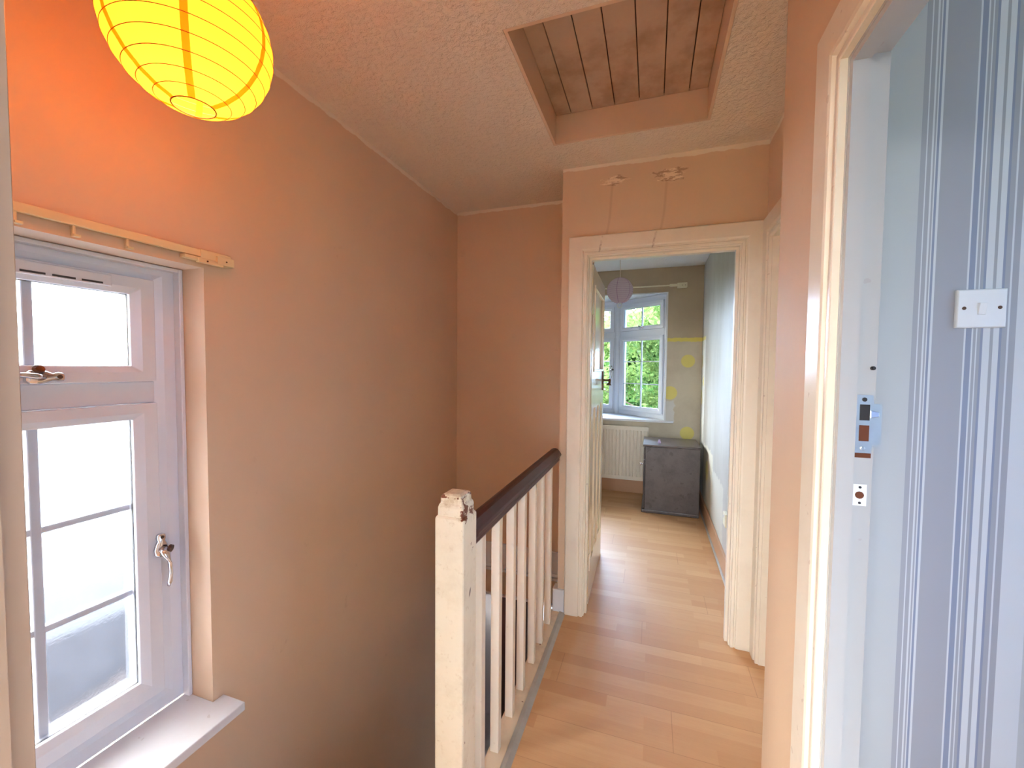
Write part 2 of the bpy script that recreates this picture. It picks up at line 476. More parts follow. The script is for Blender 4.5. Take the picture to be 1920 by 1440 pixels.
def torus_path(bm, c, r, wr, axis='z', seg=48, ms=6):
    """closed ring of wire"""
    c = Vector(c); R = []
    for i in range(seg):
        t = 2 * math.pi * i / seg
        if axis == 'z': d = Vector((math.cos(t), math.sin(t), 0)); up = Vector((0, 0, 1))
        else: d = Vector((math.cos(t), 0, math.sin(t))); up = Vector((0, 1, 0))
        R.append([bm.verts.new(c + r * d + wr * (math.cos(s) * d + math.sin(s) * up)) for s in [2 * math.pi * k / ms for k in range(ms)]])
    for i in range(seg):
        a, b = R[i], R[(i + 1) % seg]
        for k in range(ms): bm.faces.new((a[k], b[k], b[(k + 1) % ms], a[(k + 1) % ms]))
def frame_ring(bm, x0, x1, z0, z1, wl_, wr_, wb, wt, y0, y1, inner=0.0):
    """rectangular ring with mitred corners; inner edge set back by `inner` to slope the face"""
    O = [(x0, z0), (x1, z0), (x1, z1), (x0, z1)]
    I = [(x0 + wl_, z0 + wb), (x1 - wr_, z0 + wb), (x1 - wr_, z1 - wt), (x0 + wl_, z1 - wt)]
    M_ = [(a[0] + (b[0] - a[0]) * .6, a[1] + (b[1] - a[1]) * .6) for a, b in zip(O, I)]
    prof = [(O, y1), (O, y0), (M_, y0), (I, y0 + inner), (I, y1)]
    R = [[bm.verts.new((p[0], y, p[1])) for p in P] for P, y in prof]
    k = len(R)
    for j in range(k):
        a, b = R[j], R[(j + 1) % k]
        for i in range(4): bm.faces.new((a[i], a[(i + 1) % 4], b[(i + 1) % 4], b[i]))
ARCH = [(0, 0), (0, .012), (.003, .0135), (.013, .0135), (.016, .009), (.021, .009), (.025, .017), (.032, .019), (.095, .020), (.100, .016), (.100, 0)]
def u_sweep(bm, a0, a1, top, bottom, prof, fn):
    """moulding round a doorway: prof = (outward, thickness); fn(a, t, z) -> point"""
    rows = []
    for w_, t in prof:
        rows.append([fn(a0 - w_, t, bottom), fn(a0 - w_, t, top + w_), fn(a1 + w_, t, top + w_), fn(a1 + w_, t, bottom)])
    V = [[bm.verts.new(p) for p in r] for r in rows]
    n = len(V)
    for i in range(n):
        a, b = V[i], V[(i + 1) % n]
        for k in range(3): bm.faces.new((a[k], a[k + 1], b[k + 1], b[k]))
    bm.faces.new([v[0] for v in V]); bm.faces.new([v[3] for v in V])
def wall_x(bm, x0, x1, ya, yb, za, zb, holes, mi=0, rmi=None):
    """wall normal to x from ya..yb, holes (y0,y1,z0,z1) sorted by y; rmi = material index of the reveal faces"""
    y = ya
    for h in holes:
        if h[0] > y: box(bm, x0, x1, y, h[0], za, zb, mi)
        if h[2] > za: box(bm, x0, x1, h[0], h[1], za, h[2], mi)
        if h[3] < zb: box(bm, x0, x1, h[0], h[1], h[3], zb, mi)
        y = h[1]
    if y < yb: box(bm, x0, x1, y, yb, za, zb, mi)
def wall_y(bm, y0, y1, xa, xb, za, zb, holes, mi=0):
    x = xa
    for h in holes:
        if h[0] > x: box(bm, x, h[0], y0, y1, za, zb, mi)
        if h[2] > za: box(bm, h[0], h[1], y0, y1, za, h[2], mi)
        if h[3] < zb: box(bm, h[0], h[1], y0, y1, h[3], zb, mi)
        x = h[1]
    if x < xb: box(bm, x, xb, y0, y1, za, zb, mi)

# ------------------------------------------------------------------ the shell
CZ = 2.45
XL, XR = -1.31, .325
bm = BM(); wall_x(bm, -1.60, XL, .03, 2.75, -2.65, CZ, [(.25, .907, .27, 1.675)])
for f in bm.faces:
    c = f.calc_center_median()
    if .2 < c.y < .95 and .25 < c.z < 1.70 and -1.55 < c.x < -1.35: f.material_index = 1
structure(link('wall_left', bm, [m_peach, m_reveal_wall]))
structure(boxo('wall_back', (-1.95, -.37, 2.65, 2.75, -.215, CZ), m_peach))
bm = BM(); wall_y(bm, 2.247, 2.36, -.478, .6, -.0, CZ, [(-.349, .408, 0, 1.99)])
box(bm, -.478, -.37, 2.36, 2.65, -.215, CZ)
structure(link('wall_far', bm, m_peach_far))
bm = BM(); wall_x(bm, .5, .6, 1.32, 2.247, 0, CZ, [(1.40, 2.167, 0, 1.99)])
structure(link('wall_recess', bm, m_peach))
structure(boxo('wall_partition', (.325, 2.7, 1.222, 1.32, 0, CZ), m_peach))
bm = BM(); box(bm, .376, 2.7, 1.218, 1.222, 0, CZ); structure(link('wall_striped', bm, m_paper))
bm = BM(); wall_x(bm, XR, .3755, .03, 1.222, 0, CZ, [(.16, .935, 0, 1.956)])
structure(link('wall_right', bm, m_peach))
bm = BM(); wall_y(bm, .03, .13, XL, XR, 0, CZ, [(-.378, .30, 0, 1.99)])
structure(link('wall_near', bm, m_peach))

# landing floor slab, bedroom floor, rear and side room floors (one laminate)
bm = BM()
box(bm, -.46, .6, .0, 2.36, -.03, 0); box(bm, XL, -.46, .0, .86, -.03, 0)
box(bm, -.37, .5, 2.36, 2.75, -.03, 0); box(bm, -1.95, .5, 2.75, 4.74, -.03, 0)
box(bm, .6, 2.7, -1.0, 1.222, -.03, 0); box(bm, .325, .6, 0, 1.222, -.031, -.001)
box(bm, -2.2, 2.2, -3.05, .0, -.03, 0)
structure(link('floor', bm, m_floor))
bm = BM()
box(bm, -.505, .6, .9, 2.247, -.215, -.031); box(bm, XL, .6, -.0, .86, -.215, -.031); box(bm, -.478, .6, 2.247, 4.9, -.215, -.031)
box(bm, -1.95, -.478, 2.75, 4.9, -.215, -.031)
structure(link('floor_underside', bm, m_peach))

# ceilings
HX0, HX1, HY0, HY1, HZ = -.46, .204, 1.285, 1.985, 2.58
GX0, GX1, GY0, GY1 = HX0 - .013, HX1 + .013, HY0 - .013, HY1 + .013
bm = BM()
box(bm, XL - .3, GX0, .03, 2.75, CZ, CZ + .02); box(bm, GX1, .6, .03, 2.36, CZ, CZ + .02)
box(bm, GX0, GX1, .03, GY0, CZ, CZ + .02); box(bm, GX0, GX1, GY1, 2.36, CZ, CZ + .02)
structure(link('ceiling', bm, m_artex))
bm = BM()
box(bm, -.37, .6, 2.36, 2.75, CZ, CZ + .02); box(bm, -2.05, .6, 2.75, 4.8, CZ, CZ + .02)
box(bm, .6, 2.8, -1.1, 1.4, CZ, CZ + .02); box(bm, .325, .6, .03, 1.222, CZ - .001, CZ)
box(bm, -2.3, 2.3, -3.1, .03, CZ, CZ + .02)
structure(link('ceiling_far', bm, m_ceil_far))
# roof deck over everything so that no sun gets in
bm = BM(); box(bm, -2.4, 3.0, -3.4, 5.0, 2.72, 2.85)
for d in ((-2.4, -2.3, -3.2, 4.82), (2.8, 2.9, -3.2, 4.82), (-2.4, 2.9, -3.3, -3.2), (-2.4, 2.9, 4.72, 4.82)): box(bm, *d, 2.47, 2.72)
structure(link('roof', bm, m_greywall))

# loft hatch
t = empty('loft_hatch', ((HX0 + HX1) / 2, (HY0 + HY1) / 2, CZ))
def rel(o, t): o.location = -Vector(t.location) ; return o
bm = BM()
for d in ((HX0 - .012, HX0, HY0 - .012, HY1 + .012), (HX1, HX1 + .012, HY0 - .012, HY1 + .012), (HX0, HX1, HY0 - .012, HY0), (HX0, HX1, HY1, HY1 + .012)):
    box(bm, *d, CZ + .0005, HZ + .03)
o = rel(link('hatch_lining', bm, m_peach_plain, t), t)
xs = [HX0, -.386, -.286, -.186, -.078, .025, .127, HX1]
for a, b in zip(xs, xs[1:]):
    rel(boxo('board', (a + .0018, b - .0018, HY0 + .001, HY1 - .002, HZ, HZ + .014), m_hatch, t, .0015), t)
rel(boxo('backing', (HX0, HX1, HY0, HY1, HZ + .014, HZ + .02), m_gap, t), t)
tag(t, 'recessed loft hatch of grubby peach boards in the landing ceiling', 'hatch')

# far bedroom shell
bm = BM(); wall_y(bm, 4.72, 4.82, -1.95, .6, 0, CZ, [(-1.60, .152, .80, 2.19)])
structure(link('wall_window', bm, m_farwall))
structure(boxo('wall_bedroom_right', (.495, .6, 2.36, 4.72, 0, CZ), m_sidewall))
structure(boxo('wall_bedroom_left', (-2.05, -1.95, 2.65, 4.82, 0, CZ), m_farwall))
# bay
P = [(.152, 4.81), (-.42, 5.30), (-1.03, 5.30), (-1.60, 4.81)]
bm = BM(); prism(bm, [(.30, 4.821), (.22, 4.92), (-.40, 5.42), (-1.05, 5.42), (-1.67, 4.92), (-1.75, 4.821)], -2.65, .79)
prism(bm, [(.30, 4.821), (.22, 4.92), (-.40, 5.42), (-1.05, 5.42), (-1.67, 4.92), (-1.75, 4.821)], 2.195, 2.5)
structure(link('wall_bay', bm, m_white))
sill_poly = [(.232, 4.70), (.232, 4.722), (.152, 4.722), (.152, 4.83), (-.42, 5.31), (-1.03, 5.31), (-1.60, 4.83), (-1.60, 4.722), (-1.68, 4.722), (-1.68, 4.70)]
bm = BM(); prism(bm, sill_poly, .7905, .815)
structure(link('window_sill_bay', bm, m_white, bevel=.004))

# skirtings
def baseboard(name, dims, mat): return structure(boxo(name, dims, mat, bevel=.004))
baseboard('baseboard_window', (-1.95, .495, 4.70, 4.72, .0, .14), m_skirt)
bm = BM(); box(bm, .478, .495, 2.37, 4.70, 0, .135)
structure(link('baseboard_right', bm, m_skirt, bevel=.004))
bm = BM(); tube(bm, [(.476, 2.37, .006), (.476, 4.69, .006)], .010, 8); structure(link('trim_1', bm, m_trimgrey))
baseboard('baseboard_left', (-.504, -.439, 2.232, 2.30, .0, .132), m_white)
bm = BM(); box(bm, -1.31, -.478, 2.632, 2.65, .0, .155); box(bm, -1.31, -.478, 2.628, 2.65, -.012, .012); box(bm, -1.31, -.478, 2.618, 2.65, -.034, -.018)
structure(link('baseboard_back', bm, m_white, bevel=.003))
structure(boxo('trim_2', (-1.31, -.478, 2.634, 2.65, -.219, -.205), m_white))

# stairwell: string board along the landing edge, treads down to the hall
bm = BM(); box(bm, -.528, -.462, 1.09, 2.247, -.20, .006)
structure(link('trim_3', bm, m_kerb, bevel=.003))
bm = BM(); loft(bm, [[(-.462, y, -.01), (-.462, y, .010), (-.447, y, .009), (-.430, y, .001), (-.430, y, -.01)] for y in (.9, 2.244)])
structure(link('trim_4', bm, m_trimgrey))
bm = BM()
for i in range(13):
    box(bm, -1.31, -.53, .86 + .222 * i, .86 + .222 * (i + 1) + .02, -.203 * (i + 1) - .03, -.203 * (i + 1))
    box(bm, -1.31, -.53, .86 + .222 * i, .86 + .222 * i + .02, -.203 * (i + 1), -.203 * i - .03)
structure(link('stairs', bm, m_kerb))
# hall below
bm = BM(); box(bm, -2.05, .8, .1, 4.4, -2.70, -2.65); structure(link('floor_hall', bm, m_greywall))
bm = BM(); wall_y(bm, 4.3, 4.4, -1.95, .7, -2.65, -.215, [(-1.205, -.62, -2.35, -.45)]); structure(link('wall_hall', bm, m_greywall))
bm = BM(); box(bm, -.5, -.42, .9, 4.3, -2.65, -.215); structure(link('wall_hall_right', bm, m_white_room))
bm = BM(); wall_x(bm, -2.05, -1.95, 2.65, 4.4, -2.65, -.03, [(3.6, 4.0, -1.35, -.9)]); structure(link('wall_hall_left', bm, m_greywall))  # hole is an added opening that lets side light into the hall
structure(boxo('wall_hall_near', (-1.6, .8, .1, .2, -2.65, -.032), m_greywall))
structure(boxo('wall_hall_side', (-1.95, -1.31, 2.75, 2.85, -2.65, -.215), m_greywall))
t = structure(empty('door_4', (-1.41, 4.28, -2.65)))
boxo('door_leaf', (-.15, .165, -.02, .018, .01, 2.2), m_darkdoor, t, .003)
boxo('door_panel', (-.08, .08, -.026, -.021, 1.2, 2.0), m_darkdoor, t, .004)
t = structure(empty('window_5', (-.91, 4.34, -1.4)))
bm = BM(); frame_ring(bm, -.295, .29, -.95, .95, .05, .05, .05, .05, -.05, .05, .01); link('window_frame', bm, m_upvc, t)
boxo('window_pane', (-.25, .25, .0, .004, -.9, .9), m_glass, t)

# side room shell (blue daylight) and rear room shell
bm = BM(); wall_x(bm, 2.7, 2.8, -1.0, 1.32, 0, CZ, [(-.65, .85, .9, 2.15)]); structure(link('wall_side_room', bm, m_white_room))
structure(boxo('wall_side_room_near', (.39, 2.8, -1.1, -1.0, 0, CZ), m_white_room))
structure(boxo('wall_side_room_left', (.385, .42, -1.0, .028, 0, CZ), m_white_room))
bm = BM(); wall_y(bm, -3.1, -3.0, -2.2, 2.2, 0, CZ, [(-1.7, 1.7, .6, 2.2)]); structure(link('wall_rear_room', bm, m_white_room))
structure(boxo('wall_rear_room_left', (-2.3, -2.2, -3.1, .03, 0, CZ), m_white_room))
structure(boxo('wall_rear_room_right', (.30, .385, -3.0, .028, 0, CZ), m_white_room))
structure(boxo('wall_rear_room_front', (-2.2, -1.31, .03, .13, 0, CZ), m_white_room))

# ------------------------------------------------------------------ door frames
def door_frame(name, a0, a1, top, fn, depth, mat, lining=None):
    """a0..a1 clear opening along the wall; fn(a, t, z): t>0 towards the viewer of the wall, t<0 into it"""
    t = structure(empty(name, fn((a0 + a1) / 2, 0, 0)))
    off = -Vector(t.location)
    bm = BM(); u_sweep(bm, a0 - .006, a1 + .006, top + .006, 0, ARCH, fn)
    o = link('architrave', bm, mat, t); o.location = off
    bm = BM(); L = .018
    u_sweep(bm, a0, a1, top, 0, [(0, 0), (0, -depth), (L, -depth), (L, 0)], fn)
    o = link('door_lining', bm, lining or mat, t); o.location = off
    return t, off
fn_far = lambda a, t, z: (a, 2.247 - t, z)
d1, off1 = door_frame('door_1', -.331, .390, 1.972, fn_far, .113, m_cream_st)
bm = BM(); u_sweep(bm, -.319, .378, 1.960, 0, [(0, -.03), (0, -.06), (.0125, -.06), (.0125, -.03)], fn_far)
link('door_stop', bm, m_cream, d1).location = off1

# the open door leaf of door_1: hinged on the left, swung into the bedroom
leaf = structure(empty('door_5', (-.340, 2.362, .006), math.radians(.8)))
W_, H_, T_ = .70, 1.952, .034
# local: y along the leaf, x thickness (0 = right face ... -T_), z up
bm = BM()
st = .10
def lf(y0, y1, z0, z1, xa=0.0, xb=None): box(bm, xb if xb is not None else -T_, xa, y0, y1, z0, z1)
X0 = .018
def leafbox(y0, y1, z0, z1, xr=X0, xl=X0 - T_): box(bm, xl, xr, y0, y1, z0, z1)
leafbox(0, st, 0, H_); leafbox(W_ - st, W_, 0, H_)
leafbox(st, W_ - st, 0, .22); leafbox(st, W_ - st, 1.13, 1.36); leafbox(st, W_ - st, H_ - .11, H_)
pw = (W_ - 2 * st - 2 * .075) / 3
for k in (1, 2):
    y = st + k * pw + (k - 1) * .075
    leafbox(y, y + .075, .22, 1.13)
leafbox(st, W_ - st, .22, H_ - .11, X0 - .011, X0 - T_ + .011)
link('door_leaf', bm, m_wood_door, leaf)
bm = BM()
def bead(y0, y1, z0, z1):
    w = .016
    for (a, b, c, d) in ((y0, y1, z0, z0 + w), (y0, y1, z1 - w, z1), (y0, y0 + w, z0 + w, z1 - w), (y1 - w, y1, z0 + w, z1 - w)):
        box(bm, X0 - .011, X0 + .007, a, b, c, d)
bead(st - .012, W_ - st + .012, 1.36 - .012, H_ - .11 + .012)
link('panel_moulding', bm, m_wood_door, leaf, .003)
boxo('top_packing', (X0 - T_, X0, .0, .12, H_ + .0005, H_ + .006), m_darkdoor, leaf)
# bronze lever handle on its back plate
hy, hz = .625, 1.285
bm = BM()
pl = [(0, -.072), (.012, -.070), (.014, -.052), (.011, -.03), (.02, -.018), (.024, 0), (.02, .018), (.011, .03), (.014, .052), (.012, .070), (0, .072)]
ring = [(y, z) for y, z in pl] + [(-y, z) for y, z in pl[::-1][1:-1]]
loft(bm, [[(X0, hy + y, hz + z) for y, z in ring], [(X0 + .006, hy + y, hz + z) for y, z in ring], [(X0 + .009, hy + y * .8, hz + z * .92) for y, z in ring]])
hp = link('door_handle', bm, m_bronze, leaf)
bm = BM()
tube(bm, [(X0 + .005, hy, hz), (X0 + .016, hy, hz), (X0 + .034, hy, hz), (X0 + .046, hy, hz - .001)], [.014, .007, .006, .009], 12)
tube(bm, [(X0 + .050, hy, hz + .012), (X0 + .050, hy, hz), (X0 + .050, hy - .002, hz - .012), (X0 + .048, hy - .004, hz - .024), (X0 + .046, hy - .006, hz - .032), (X0 + .046, hy - .006, hz - .036)],
     [.006, .010, .009, .010, .019, .018], 14)
link('lever', bm, m_bronze, hp, smooth=True)
for hz_ in (.25, 1.62):
    bm = BM(); box(bm, X0 - .034, X0 - .001, -.0025, .0, hz_ - .05, hz_ + .05)
    tube(bm, [(X0 + .002, -.004, hz_ - .05), (X0 + .002, -.004, hz_ + .05)], .005, 10)
    link('hinge', bm, m_cream, leaf)

fn_right = lambda a, t, z: (XR - t, a, z)
d2, off2 = door_frame('door_2', .178, .917, 1.938, fn_right, .060, m_cream, m_jamb)
bm = BM(); u_sweep(bm, .190, .905, 1.926, 0, [(0, -.001), (0, -.028), (.0125, -.028), (.0125, -.001)], fn_right)
link('door_stop', bm, m_jamb, d2).location = off2
# strike plate on the rebate, facing -y
yb = .9165
def facing(name, poly, y, th, mat, parent, off, bevel=0):
    bm = BM(); loft(bm, [[(x, y, z) for x, z in poly], [(x, y - th, z) for x, z in poly]])
    o = link(name, bm, mat, parent, bevel); o.location = off; return o
sx0, sz0, sz1 = .3555, 1.228, 1.334
sp_poly = [(sx0, sz0), (sx0 + .025, sz0), (sx0 + .026, sz0 + .014), (.3935, sz0 + .014), (.3945, sz0 + .017), (.3945, sz1 - .020), (.393, sz1 - .016), (sx0 + .027, sz1 - .016), (sx0 + .025, sz1), (sx0, sz1)]
sp = facing('strike_plate', sp_poly, yb, .0022, m_steel, d2, off2)
sp['label'] = 'zinc strike plate with two latch slots'
for z0, z1, mt in ((1.288, 1.317, m_black), (1.250, 1.279, m_rust)):
    facing('latch_slot', [(.3615, z0), (.3765, z0), (.3765, z1), (.3615, z1)], yb - .0021, .0006, mt, sp, (0, 0, 0))
facing('strike_lip', [(.3775, 1.2925), (.390, 1.2955), (.390, 1.3035), (.3775, 1.3065)], yb - .0021, .002, m_chrome, sp, (0, 0, 0), .0005)
def screw(x, y, z, r, mat, parent, off=(0, 0, 0), name='screw'):
    bm = BM(); tube(bm, [(x, y, z), (x, y - .0012, z), (x, y - .0016, z)], [r, r, r * .7], 12); o = link(name, bm, mat, parent); o.location = off; return o
screw(.368, yb - .002, 1.326, .0038, m_black, sp); screw(.368, yb - .002, 1.2365, .0038, m_steel, sp)
facing('bare_patch', [(sx0 - .002, 1.219), (sx0 + .026, 1.219), (sx0 + .026, 1.2279), (sx0 - .002, 1.2279)], yb, .0008, m_rust, d2, off2)
kp = facing('keep_plate', [(.3565, 1.130), (.3775, 1.130), (.3775, 1.170), (.3565, 1.170)], yb, .0018, m_whiteplate, d2, off2, .0004)
kp['label'] = 'small white plate with a round bolt hole'
screw(.3665, yb - .0017, 1.150, .0068, m_rust, kp, name='bolt_hole'); screw(.367, yb - .0017, 1.1645, .0022, m_black, kp); screw(.367, yb - .0017, 1.1355, .0022, m_black, kp)
bm = BM(); tube(bm, [(.3785, .93, 1.383), (.3785, .912, 1.383), (.3785, .910, 1.383)], [.0035, .0035, .002], 12)
link('nail', bm, m_black, d2).location = off2

fn_rec = lambda a, t, z: (.5 - t, a, z)
d3, off3 = door_frame('door_3', 1.425, 2.140, 1.972, fn_rec, .10, m_cream)
bm = BM(); box(bm, .545, .58, 1.43, 2.135, .008, 1.965); link('door_leaf', bm, m_wood_door, d3, .002).location = off3
# frame of the doorway the photographer stands in
fn_near = lambda a, t, z: (a, .13 + t, z)
d6, off6 = door_frame('door_6', -.360, .282, 1.972, fn_near, .10, m_nearjamb)

# ------------------------------------------------------------------ windows
def handle(parent, x, z, vertical=True, mirror=1, y=-.014):
    """chrome espagnolette handle with a dark button"""
    def T(a, b, d):   # a across, b along the handle
        a *= 1.25
        return (x + mirror * a, y - d, z + b) if vertical else (x + b, y - d, z + mirror * a)
    bm = BM()
    # base with the screw end
    rr = []
    for s, wd in ((.046, .004), (.044, .008), (.034, .0095), (.024, .007), (.015, .011), (0, .0145), (-.016, .0135), (-.024, .008)):
        rr.append((s, wd))
    ring = [(wd, s) for s, wd in rr] + [(-wd, s) for s, wd in rr[::-1]]
    loft(bm, [[T(a, b, 0) for a, b in ring], [T(a, b, .008) for a, b in ring], [T(a * .75, b * .95, .012) for a, b in ring]])
    tube(bm, [T(0, .0, .012), T(.003, -.016, .024), T(.006, -.045, .030), T(.007, -.075, .032), T(.003, -.098, .034), T(.001, -.112, .033)],
         [.013, .012, .0075, .0065, .0085, .005], 12, .7)
    h = link('window_handle', bm, m_chrome, parent, smooth=True)
    h['label'] = 'chrome window handle'
    bm = BM(); tube(bm, [T(.013, -.004, .014), T(.016, -.006, .021), T(.0165, -.006, .022)], [.0115, .011, .006], 12)
    tube(bm, [T(0, .036, .0115), T(0, .036, .0135)], [.0055, .0045], 10)
    return h, bm
def window_unit(name, origin, rz, width, z0, z1, tz0, tz1, pane_mat, vbars, hbars, side=.07, bot=.065, top=.046, handles=(), trim=0, sw=.058, vent=None, bar_y=(.010, .030), bw=.010):
    t = structure(empty(name, (origin[0], origin[1], 0), rz))
    bm = BM(); frame_ring(bm, 0, width, z0, z1, side, side, bot, top, 0, .065, .008)
    box(bm, side - .002, width - side + .002, .003, .062, tz0, tz1)
    link('window_frame', bm, m_upvc, t, .003)
    for i, (a, b) in enumerate(((tz1, z1 - top), (z0 + bot, tz0))):
        bm = BM()
        frame_ring(bm, side + .001, width - side - .001, a + .001, b - .001, sw, sw, .045 if i == 0 else sw, .049 if i == 0 else .046, -.013, .05, .010)
        s = link('sash', bm, m_upvc, t, .002)
        gx0, gx1, gz0, gz1 = side + sw, width - side - sw, a + (.045 if i == 0 else sw), b - (.049 if i == 0 else .046)
        bm = BM(); frame_ring(bm, gx0 - .001, gx1 + .001, gz0 - .001, gz1 + .001, .003, .003, .003, .003, .008, .014); link('gasket', bm, m_upvc_gasket, s)
        bm = BM(); box(bm, gx0 - .004, gx1 + .004, .018, .022, gz0 - .004, gz1 + .004); link('pane', bm, pane_mat, s)
        for vb in vbars:
            bm = BM(); box(bm, vb - bw, vb + bw, *bar_y, gz0, gz1); link('glazing_bar', bm, m_upvc, s, .003)
        if i == 1:
            for hb in hbars:
                bm = BM(); box(bm, gx0, gx1, bar_y[0] + .001, bar_y[1] - .001, hb - bw * .8, hb + bw * .8); link('glazing_bar', bm, m_upvc, s, .003)
        for (k, hx, hz_, vert, mir) in handles:
            if k == i:
                h, bm = handle(s, hx, hz_, vert, mir)
                link('handle_button', bm, m_bronze if k == 0 else m_darkdoor, s)
        if i == 0 and vent:
            bm = BM(); box(bm, vent[0], vent[1], -.026, -.012, vent[2], vent[3]); v = link('trickle_vent', bm, m_upvc, s, .003)
            n = 5; ww = (vent[1] - vent[0] - .03) / n
            bm = BM()
            for k in range(n): box(bm, vent[0] + .015 + k * ww + .006, vent[0] + .015 + (k + 1) * ww - .006, -.0268, -.0255, vent[2] + .004, vent[2] + .009)
            link('vent_slot', bm, m_upvc_gasket, s)
    return t
w1 = window_unit('window_1', (-1.43, .25), math.radians(90), .657, .30, 1.675, 1.263, 1.327, m_frost, [.332], [.956, .698],
                 handles=((1, .657 - .075, .815, True, 1), (0, .330, 1.345, False, 1)), vent=(.17, .478, 1.590, 1.622), bar_y=(.024, .040), bw=.011)
# cover strip down the reveal, and the sill board
bm = BM(); box(bm, .645, .6565, -.028, .0, .30, 1.674); box(bm, .0005, .012, -.028, 0, .30, 1.674); box(bm, .012, .645, -.028, 0, 1.663, 1.674); link('cover_strip', bm, m_upvc, w1, .002)
bm = BM()
loft(bm, [[(-1.43, y0, z), (-1.309, y0, z), (-1.309, y1, z), (-1.212, y1, z), (-1.212, .214, z), (-1.309, .214, z), (-1.309, .251, z), (-1.43, .251, z)] for z, y0, y1 in ((.272, .9065, .940), (.2995, .9065, .940))])
structure(link('window_sill', bm, m_white, bevel=.003))

def between(name, A, B, **k):
    d = Vector(B) - Vector(A)
    return window_unit(name, A, math.atan2(d.y, d.x), d.length, .815, 2.192, 1.745, 1.82, m_glass, [d.length / 2], [.93 + .262, .93 + .524], side=.045, bot=.055, top=.06, sw=.05, bw=.007, **k)
A, B = (-.405, 5.272), (.150, 4.81)
L_ = (Vector(B) - Vector(A)).length
between('window_2', A, B, handles=((0, L_ / 2, 1.845, False, 1),))
between('window_3', (-1.045, 5.272), (-.405, 5.272), handles=((1, .64 - .07, 1.36, True, 1),))
between('window_4', (-1.60, 4.81), (-1.045, 5.272))
bm = BM(); tube(bm, [(-.400, 5.275, .815), (-.400, 5.275, 2.192)], .035, 12); structure(link('trim_5', bm, m_upvc))
bm = BM(); tube(bm, [(-1.045, 5.275, .815), (-1.045, 5.275, 2.192)], .035, 12); structure(link('trim_6', bm, m_upvc))
# thin white edge round the bay opening
bm = BM(); box(bm, .136, .1515, 4.712, 4.80, .8155, 2.189); box(bm, -1.5995, -1.584, 4.712, 4.80, .8155, 2.189); box(bm, -1.584, .136, 4.712, 4.80, 2.176, 2.189)
structure(link('trim_7', bm, m_white))

# ------------------------------------------------------------------ banister
t = empty('banister', (-.517, 1.044, 0))
off = -Vector(t.location)
def sq(cx, cy, h, z, r=.12):
    k = h * r
    return [(cx - h + k, cy - h, z), (cx + h - k, cy - h, z), (cx + h, cy - h + k, z), (cx + h, cy + h - k, z), (cx + h - k, cy + h, z), (cx - h + k, cy + h, z), (cx - h, cy + h - k, z), (cx - h, cy - h + k, z)]
bm = BM(); N = (-.517, 1.044)
prof = [(.044, -.60), (.044, .955), (.0435, .960), (.041, .964), (.0385, .966), (.0385, .972), (.0383, .988), (.036, .996), (.033, 1.000), (.0325, 1.003), (.0325, 1.015), (.030, 1.0215), (.024, 1.025), (.018, 1.0265)]
loft(bm, [sq(*N, h, z, .07) for h, z in prof])
o = link('newel_post', bm, m_newel, t); o.location = off; o['label'] = 'chipped cream square newel post'
# handrail profile: rounded mahogany top on a moulded foot
pr = [(-.026, .862), (.026, .862), (.0275, .868), (.0255, .873), (.0285, .876), (.0285, .881), (.0255, .8835), (.036, .890), (.0375, .898), (.0335, .906), (.017, .926), (.006, .930), (-.006, .930), (-.017, .926), (-.0335, .906), (-.0375, .898), (-.036, .890), (-.0255, .8835), (-.0285, .881), (-.0285, .876), (-.0255, .873), (-.0275, .868)]
bm = BM(); loft(bm, [[(-.503 + x, y, z - .002) for x, z in pr] for y in (1.087, 2.2455)])
o = link('handrail', bm, m_mahog, t); o.location = off; o['label'] = 'dark mahogany handrail'
for p in o.data.polygons: p.use_smooth = False
bal = None
for y in (1.167, 1.322, 1.479, 1.622, 1.789, 1.935, 2.100):
    if bal is None:
        bal = boxo('baluster', (-.0160, .0160, 0, .030, 0.006, .866), m_spindle, t, .002); b = bal
    else:
        b = bal.copy(); COL.objects.link(b); b.parent = t
    b.location = Vector((-.503, y, 0)) + off
tag(t, 'landing banister with square cream balusters under a dark wood handrail', 'banister')

